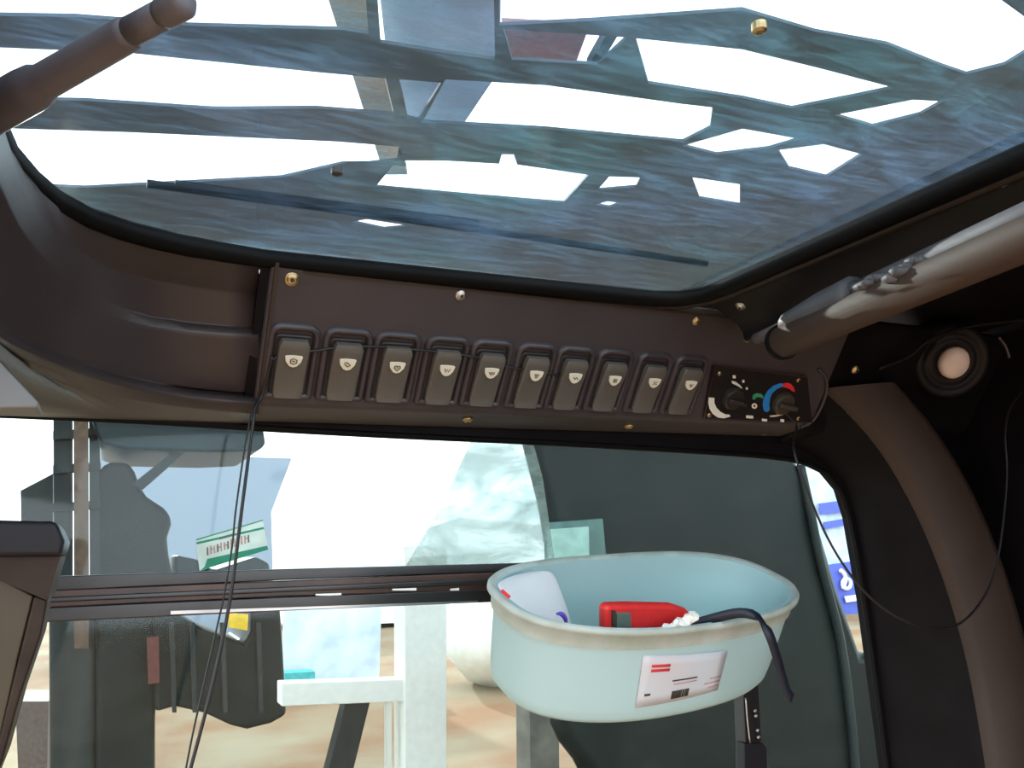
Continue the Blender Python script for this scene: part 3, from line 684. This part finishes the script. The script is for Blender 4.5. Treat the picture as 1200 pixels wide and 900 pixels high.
MB().tube([inbin(x, y, -.036) for x, y in [(812, 728), (806, 728), (795, 733), (778, 740)]], .0022, 8).build('bumper', M['redp'], meter, smooth=True)
st = MB()
pts = [inbin(x, y, v) for x, y, v in [(780, 738, -.03), (815, 731, -.04), (845, 722, -.05), (870, 717, -.058), (888, 722, -.064), (900, 738, -.078), (909, 765, -.080), (916, 790, -.080), (922, 812, -.080), (928, 818, -.080)]]
rs = resample(pts, 40); wv = [V(( .0, .0, .0045))] * 40
rows = []
for i, p in enumerate(rs):
    t = (rs[min(i + 1, 39)] - rs[max(i - 1, 0)]).normalized(); s_ = t.cross(V((0, 1, .0))).normalized(); rows.append([p - s_ * .0028, p + s_ * .0028])
tag(st.grid(rows).build('strap', M['strap'], smooth=True, solid=.0012), 'navy strap hanging over the front rim of the bin', 'strap')
# white packet
pk = thing('plastic_bag', inbin(620, 740, -.01), 'white plastic bag with purple print in the left end of the bin', 'bag')
gp = []
base = [[(578, 684), (600, 674), (625, 669), (648, 667)], [(586, 693), (606, 684), (630, 680), (655, 684)], [(600, 708), (618, 700), (640, 698), (662, 704)], [(618, 722), (635, 716), (652, 716), (668, 722)], [(640, 742), (650, 742), (662, 744), (672, 746)]]
for j, row in enumerate(base):
    gp.append([inbin(x, y, .026 - .009 * j + .002 * math.sin(j * 2 + i * 1.7) + .002 * i - (.006 if i == 0 else 0)) for i, (x, y) in enumerate(row)])
o = MB().grid(gp).build('bag_body', M['paper'], pk, smooth=True, solid=.003)
ss = o.modifiers.new('sub', 'SUBSURF'); ss.levels = 2; ss.render_levels = 2
ap = []
for k in range(9):
    a = math.radians(-110 + 16 * k); ap.append(inbin(655 + 8 * math.cos(a), 729 + 10 * math.sin(a), -.022))
MB().tube(ap, [.0006 + .0008 * math.sin(math.pi * k / 8) for k in range(9)], 6, 3).build('purple_swirl', M['purple'], pk, smooth=True)
MB().tube([inbin(588, 692, .001), inbin(597, 700, -.001)], .0010, 6, 1).build('red_mark', M['red'], pk)
# crumpled wrapper
wr_ = MB()
for k in range(7):
    c_ = inbin(782 + 5 * k, 737 - 2.2 * k + 2 * math.sin(k * 2), -.046); wr_.lathe(c_, (math.sin(k), -1, math.cos(k * 2)), [(.001, -.002), (.0032, -.001), (.0035, .001), (.001, .002)], 7)
tag(wr_.build('wrapper', M['sheet']), 'crumpled cream and white wrapper against the red meter', 'wrapper')
# latch / bracket under the bin
br = thing('latch_bracket', atY(885, 900, .575), 'black upright latch with bright worn notches under the bin', 'latch')
MB().prism([atY(x, y, .575) for x, y in [(870, 800), (889, 800), (893, 872), (898, 1000), (874, 1000), (873, 872)]], (0, .012, 0)).build('post', M['panelblack'], br, bevel=.001)
MB().tube([atY(874, 818, .573), atY(876, 845, .573), atY(879, 871, .573)], .0008, 6).build('bright_edge', M['chrome'], br, smooth=True)
MB().prism([atY(x, y, .572) for x, y in [(872, 871), (895, 871), (899, 876), (902, 1000), (873, 1000)]], (0, .010, 0)).build('sleeve', M['cap'], br, bevel=.001)
for (x, y) in ((884, 833), (885, 839), (887, 856), (888, 864)):
    MB().lathe(atY(x, y, .573), (0, -1, .2), [(.0016, 0), (.0014, .0012), (.0004, .0018)], 10).build('notch', M['chrome'], br, smooth=True)
MB().tube([atY(864, 820, .59), atY(866, 860, .59), atY(870, 910, .59), atY(873, 1000, .59)], .0012, 6).build('guide_wire', M['machine2'], br, smooth=True)

# sticker on the upper pane
sk = thing('sticker', atY(272, 670, .600), 'green and white printed sticker on the window glass above the track', 'sticker')
def spx(x, y, off=0): return atY(210 + x / 10, 595 + y / 10, .6025 - off)
MB().prism([spx(x, y) for x, y in [(195, 370), (980, 140), (1045, 490), (240, 740)]], (0, .0012, 0)).build('sheet', M['sticker'], sk)
def sq(pts, m_, nm, off=.0006): return MB().prism([spx(x, y, off) for x, y in pts], (0, .0005, 0)).build(nm, M[m_], sk)
sq([(200, 405), (990, 225), (996, 248), (204, 430)], 'sgreen', 'green_line'); sq([(330, 600), (1030, 445), (1045, 490), (250, 735), (300, 690)], 'sgreen', 'green_band')
sq([(470, 345), (640, 300), (645, 325), (475, 372)], 'teald', 'lettering', .0008); sq([(195, 370), (980, 140), (982, 152), (197, 384)], 'sgreen', 'green_line')
for k in range(13):
    x = 325 + k * 40; y = 560 - k * 12.5; hgt = 95 + 8 * math.sin(k * 2)
    if 8 < k < 10: continue
    sq([(x, y), (x + 18, y - 5), (x + 14, y - hgt - 5), (x - 2, y - hgt)], 'spink' if k % 3 else 'darkpost', 'letter_stroke', .0008)
    if k % 2: sq([(x, y - hgt * .5), (x + 38, y - hgt * .5 - 12), (x + 38, y - hgt * .5 - 26), (x, y - hgt * .5 - 14)], 'spink', 'letter_stroke', .0008)
# crinkled clear plastic fixed to the outside of the glass
o = MB().prism([atY(x, y, .625) for x, y in [(560, 500), (620, 500), (636, 560), (652, 670), (470, 674), (520, 590)]], (0, .002, 0)).build('plastic_sheet', M['plastic_sheet'], win2); o['label'] = 'hazy crinkled clear plastic sheet'

# ------------------------------------------------------------------ outside, left: parked machine
Y1 = 4.6
def out(pts, y, ext, name, m_, parent=None, bev=0):
    P_ = [atY(px, py, y) for px, py in pts]
    if parent is None:
        lo = min(p.z for p in P_)
        for p in P_:
            if p.z < lo + .08: p.z = -Z0
    return MB().prism(P_, (0, ext, 0)).build(name, M[m_], parent, bevel=bev)
fk = thing('forklift', V((atY(190, 900, Y1).x, Y1 + .5, -Z0)), 'dark green lift machine parked outside the left of the window', 'forklift')
gz = lambda px, y: (px, 640 + 0 * px)
out([(62, 440), (84, 440), (84, 690), (64, 690)], Y1 + .1, .15, 'mast_rail', 'machine2', fk)
out([(104, 440), (116, 440), (118, 690), (105, 690)], Y1 + .1, .15, 'mast_rail', 'machine2', fk)
out([(86, 440), (103, 440), (104, 760), (87, 760)], Y1 - .1, .12, 'rusty_post', 'machrust', fk)
for yy in (505, 545, 590): out([(62, yy), (118, yy - 4), (118, yy + 6), (62, yy + 10)], Y1 + .05, .05, 'cross_member', 'machine2', fk)
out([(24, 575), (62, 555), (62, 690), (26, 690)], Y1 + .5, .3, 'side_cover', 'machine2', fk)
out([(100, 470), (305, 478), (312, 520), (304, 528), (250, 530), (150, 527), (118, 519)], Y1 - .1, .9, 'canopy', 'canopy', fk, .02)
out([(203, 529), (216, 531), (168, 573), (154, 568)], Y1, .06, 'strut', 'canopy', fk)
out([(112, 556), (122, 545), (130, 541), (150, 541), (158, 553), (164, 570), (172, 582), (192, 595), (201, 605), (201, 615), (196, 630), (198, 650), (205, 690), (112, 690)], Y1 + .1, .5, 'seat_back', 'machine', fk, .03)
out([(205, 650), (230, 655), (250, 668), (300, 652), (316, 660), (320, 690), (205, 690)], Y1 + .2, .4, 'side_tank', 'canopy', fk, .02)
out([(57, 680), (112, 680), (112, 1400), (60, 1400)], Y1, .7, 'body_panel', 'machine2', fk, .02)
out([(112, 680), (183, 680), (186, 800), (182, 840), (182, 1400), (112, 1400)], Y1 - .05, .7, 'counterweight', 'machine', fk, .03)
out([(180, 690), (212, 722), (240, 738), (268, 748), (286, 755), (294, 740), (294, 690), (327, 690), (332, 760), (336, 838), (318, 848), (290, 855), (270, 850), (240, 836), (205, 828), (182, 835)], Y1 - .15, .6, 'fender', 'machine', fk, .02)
out([(172, 748), (186, 746), (187, 800), (174, 802)], Y1 - .2, .05, 'tail_fitting', 'redm', fk)
out([(268, 718), (291, 720), (290, 739), (268, 735)], Y1 - .2, .02, 'yellow_tag', 'yel', fk)
for px in (198, 222, 258, 300): out([(px, 730), (px + 6, 730), (px + 9, 835), (px + 4, 835)], Y1 - .17, .03, 'panel_rib', 'machine2', fk)
out([(18, 822), (57, 822), (59, 892), (30, 895)], 7.5, .6, 'crate', 'brownbox'); tag(C.objects[-1], 'brown crate on the ground left of the parked machine', 'crate')

# middle: timber frame, sack, posts, building
tf = thing('timber_frame', V((atY(500, 900, 3.4).x, 3.4, -Z0)), 'white painted post and cross beam standing in the yard', 'frame')
out([(474, 640), (524, 640), (523, 1200), (476, 1200)], 3.4, .15, 'post', 'whitew', tf, .005)
out([(330, 801), (476, 796), (476, 822), (330, 828)], 3.42, .1, 'cross_beam', 'whitew', tf, .005)
out([(405, 823), (434, 822), (400, 960), (370, 960)], 3.5, .08, 'brace', 'machine2', tf, .003)
out([(453, 822), (459, 822), (459, 1100), (452, 1100)], 3.45, .03, 'thin_rod', 'sheet', tf)
sk2 = MB(); rr = []
cx_ = atY(585, 742, 11.0); cx_.z = -Z0 + .72
for j in range(9):
    a = math.pi * j / 8; rr.append((max(.002, .85 * math.sin(a) ** .7), -.74 * math.cos(a)))
sk2.lathe(cx_, (.1, 0, 1), rr, 22)
for v in sk2.v: v += V((math.sin(v.z * 6) * .07, math.sin(v.x * 7) * .06, math.sin(v.x * 6 + v.y * 4) * .05))
o = sk2.build('tarp_bundle', M['sheet'], smooth=True); tag(o, 'cream tarpaulin bundle seen behind the left end of the bin', 'tarpaulin')
out([(620, 760), (655, 760), (652, 1200), (622, 1200)], 3.0, .12, 'yard_post', 'darkpost'); tag(C.objects[-1], 'grey-brown post seen below the left part of the bin', 'post')
out([(110, 764), (322, 764), (318, 600), (342, 537), (110, 530)], 16, 3, 'building', 'steelblue'); tag(C.objects[-1], 'pale blue stand-in for the sky patch far beyond the parked machine', 'building')  # added wall gives the light blue sky tone; slanted edge follows the glare
out([(345, 736), (640, 728), (640, 616), (540, 606), (480, 626), (420, 632), (345, 630)], 20, 3, 'building', 'concrete'); tag(C.objects[-1], 'low pale building on the horizon behind the plastic sheet', 'building')
out([(330, 799), (334, 705), (440, 700), (447, 715), (444, 795)], 12.2, .08, 'hoarding', 'ban1'); tag(C.objects[-1], 'washed-out pale blue hoarding behind the white cross beam', 'hoarding')
out([(334, 789), (369, 787), (370, 803), (335, 805)], 11.4, .3, 'trough', 'bteal'); tag(C.objects[-1], 'small teal trough at the foot of the pale hoarding', 'trough')

# right: dark panel machine and banner
tk = thing('machine_cover', V((atY(830, 900, 1.7).x, 1.8, -Z0)), 'large dark green-grey machine cover filling the right of the window', 'machine')
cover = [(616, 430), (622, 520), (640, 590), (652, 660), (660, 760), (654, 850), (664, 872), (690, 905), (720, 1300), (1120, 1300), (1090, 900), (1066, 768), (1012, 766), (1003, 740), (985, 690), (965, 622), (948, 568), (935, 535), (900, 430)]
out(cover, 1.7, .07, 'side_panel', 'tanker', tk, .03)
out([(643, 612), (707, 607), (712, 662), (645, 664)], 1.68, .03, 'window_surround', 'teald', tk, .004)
out([(648, 620), (690, 617), (691, 664), (649, 664)], 1.66, .03, 'pane_reflection', 'teal', tk)  # reflection in the machine's window, put into a pale teal colour
MB().tube([atY(938, 545, 1.70), atY(950, 600, 1.69), atY(962, 660, 1.69), atY(985, 750, 1.69), atY(998, 850, 1.69), atY(1004, 930, 1.69)], .012, 8).build('edge_gloss', M['machine2'], tk, smooth=True)  # lighter tube stands in for the gloss down the cover's edge
bn = thing('printed_banner', V((atY(990, 740, 14.6).x, 14.6, -Z0)), 'blue and white printed banner beyond the right edge of the window', 'banner')
def bq(pts, m_, nm, y=6.0, e=.02): return out(pts, y * 2.43, e, nm, m_, bn)
bq([(900, 500), (1060, 500), (1060, 775), (900, 775)], 'ban1', 'cloth', 6.04)
bq([(970, 662), (1010, 656), (1030, 738), (985, 738)], 'ban2', 'blue_field', 6.0)
bq([(960, 590), (990, 586), (992, 600), (962, 603)], 'ban2', 'lettering', 6.0); bq([(965, 612), (988, 608), (990, 616), (967, 620)], 'ban2', 'lettering', 6.0)
bq([(985, 731), (1025, 727), (1025, 741), (985, 744)], 'bteal', 'teal_strip', 5.97); bq([(985, 744), (1030, 741), (1030, 770), (985, 770)], 'sheet', 'cream_base', 5.97)
MB().tube([atY(985, 668, 14.5), atY(991, 676, 14.5), atY(988, 690, 14.5)], .05, 6, 3).build('lettering', M['whitew'], bn)
MB().tube([atY(992 + 5 * math.cos(a * .7), 684 + 6 * math.sin(a * .7), 14.5) for a in range(10)], .045, 6, 1).build('lettering', M['whitew'], bn)
bq([(990, 699), (1010, 696), (1012, 703), (992, 706)], 'whitew', 'lettering', 5.97); bq([(996, 728), (1012, 724), (1012, 727), (997, 731)], 'whitew', 'lettering', 5.97)

for o in list(bpy.data.objects):
    if '_o' in o: del o['_o']
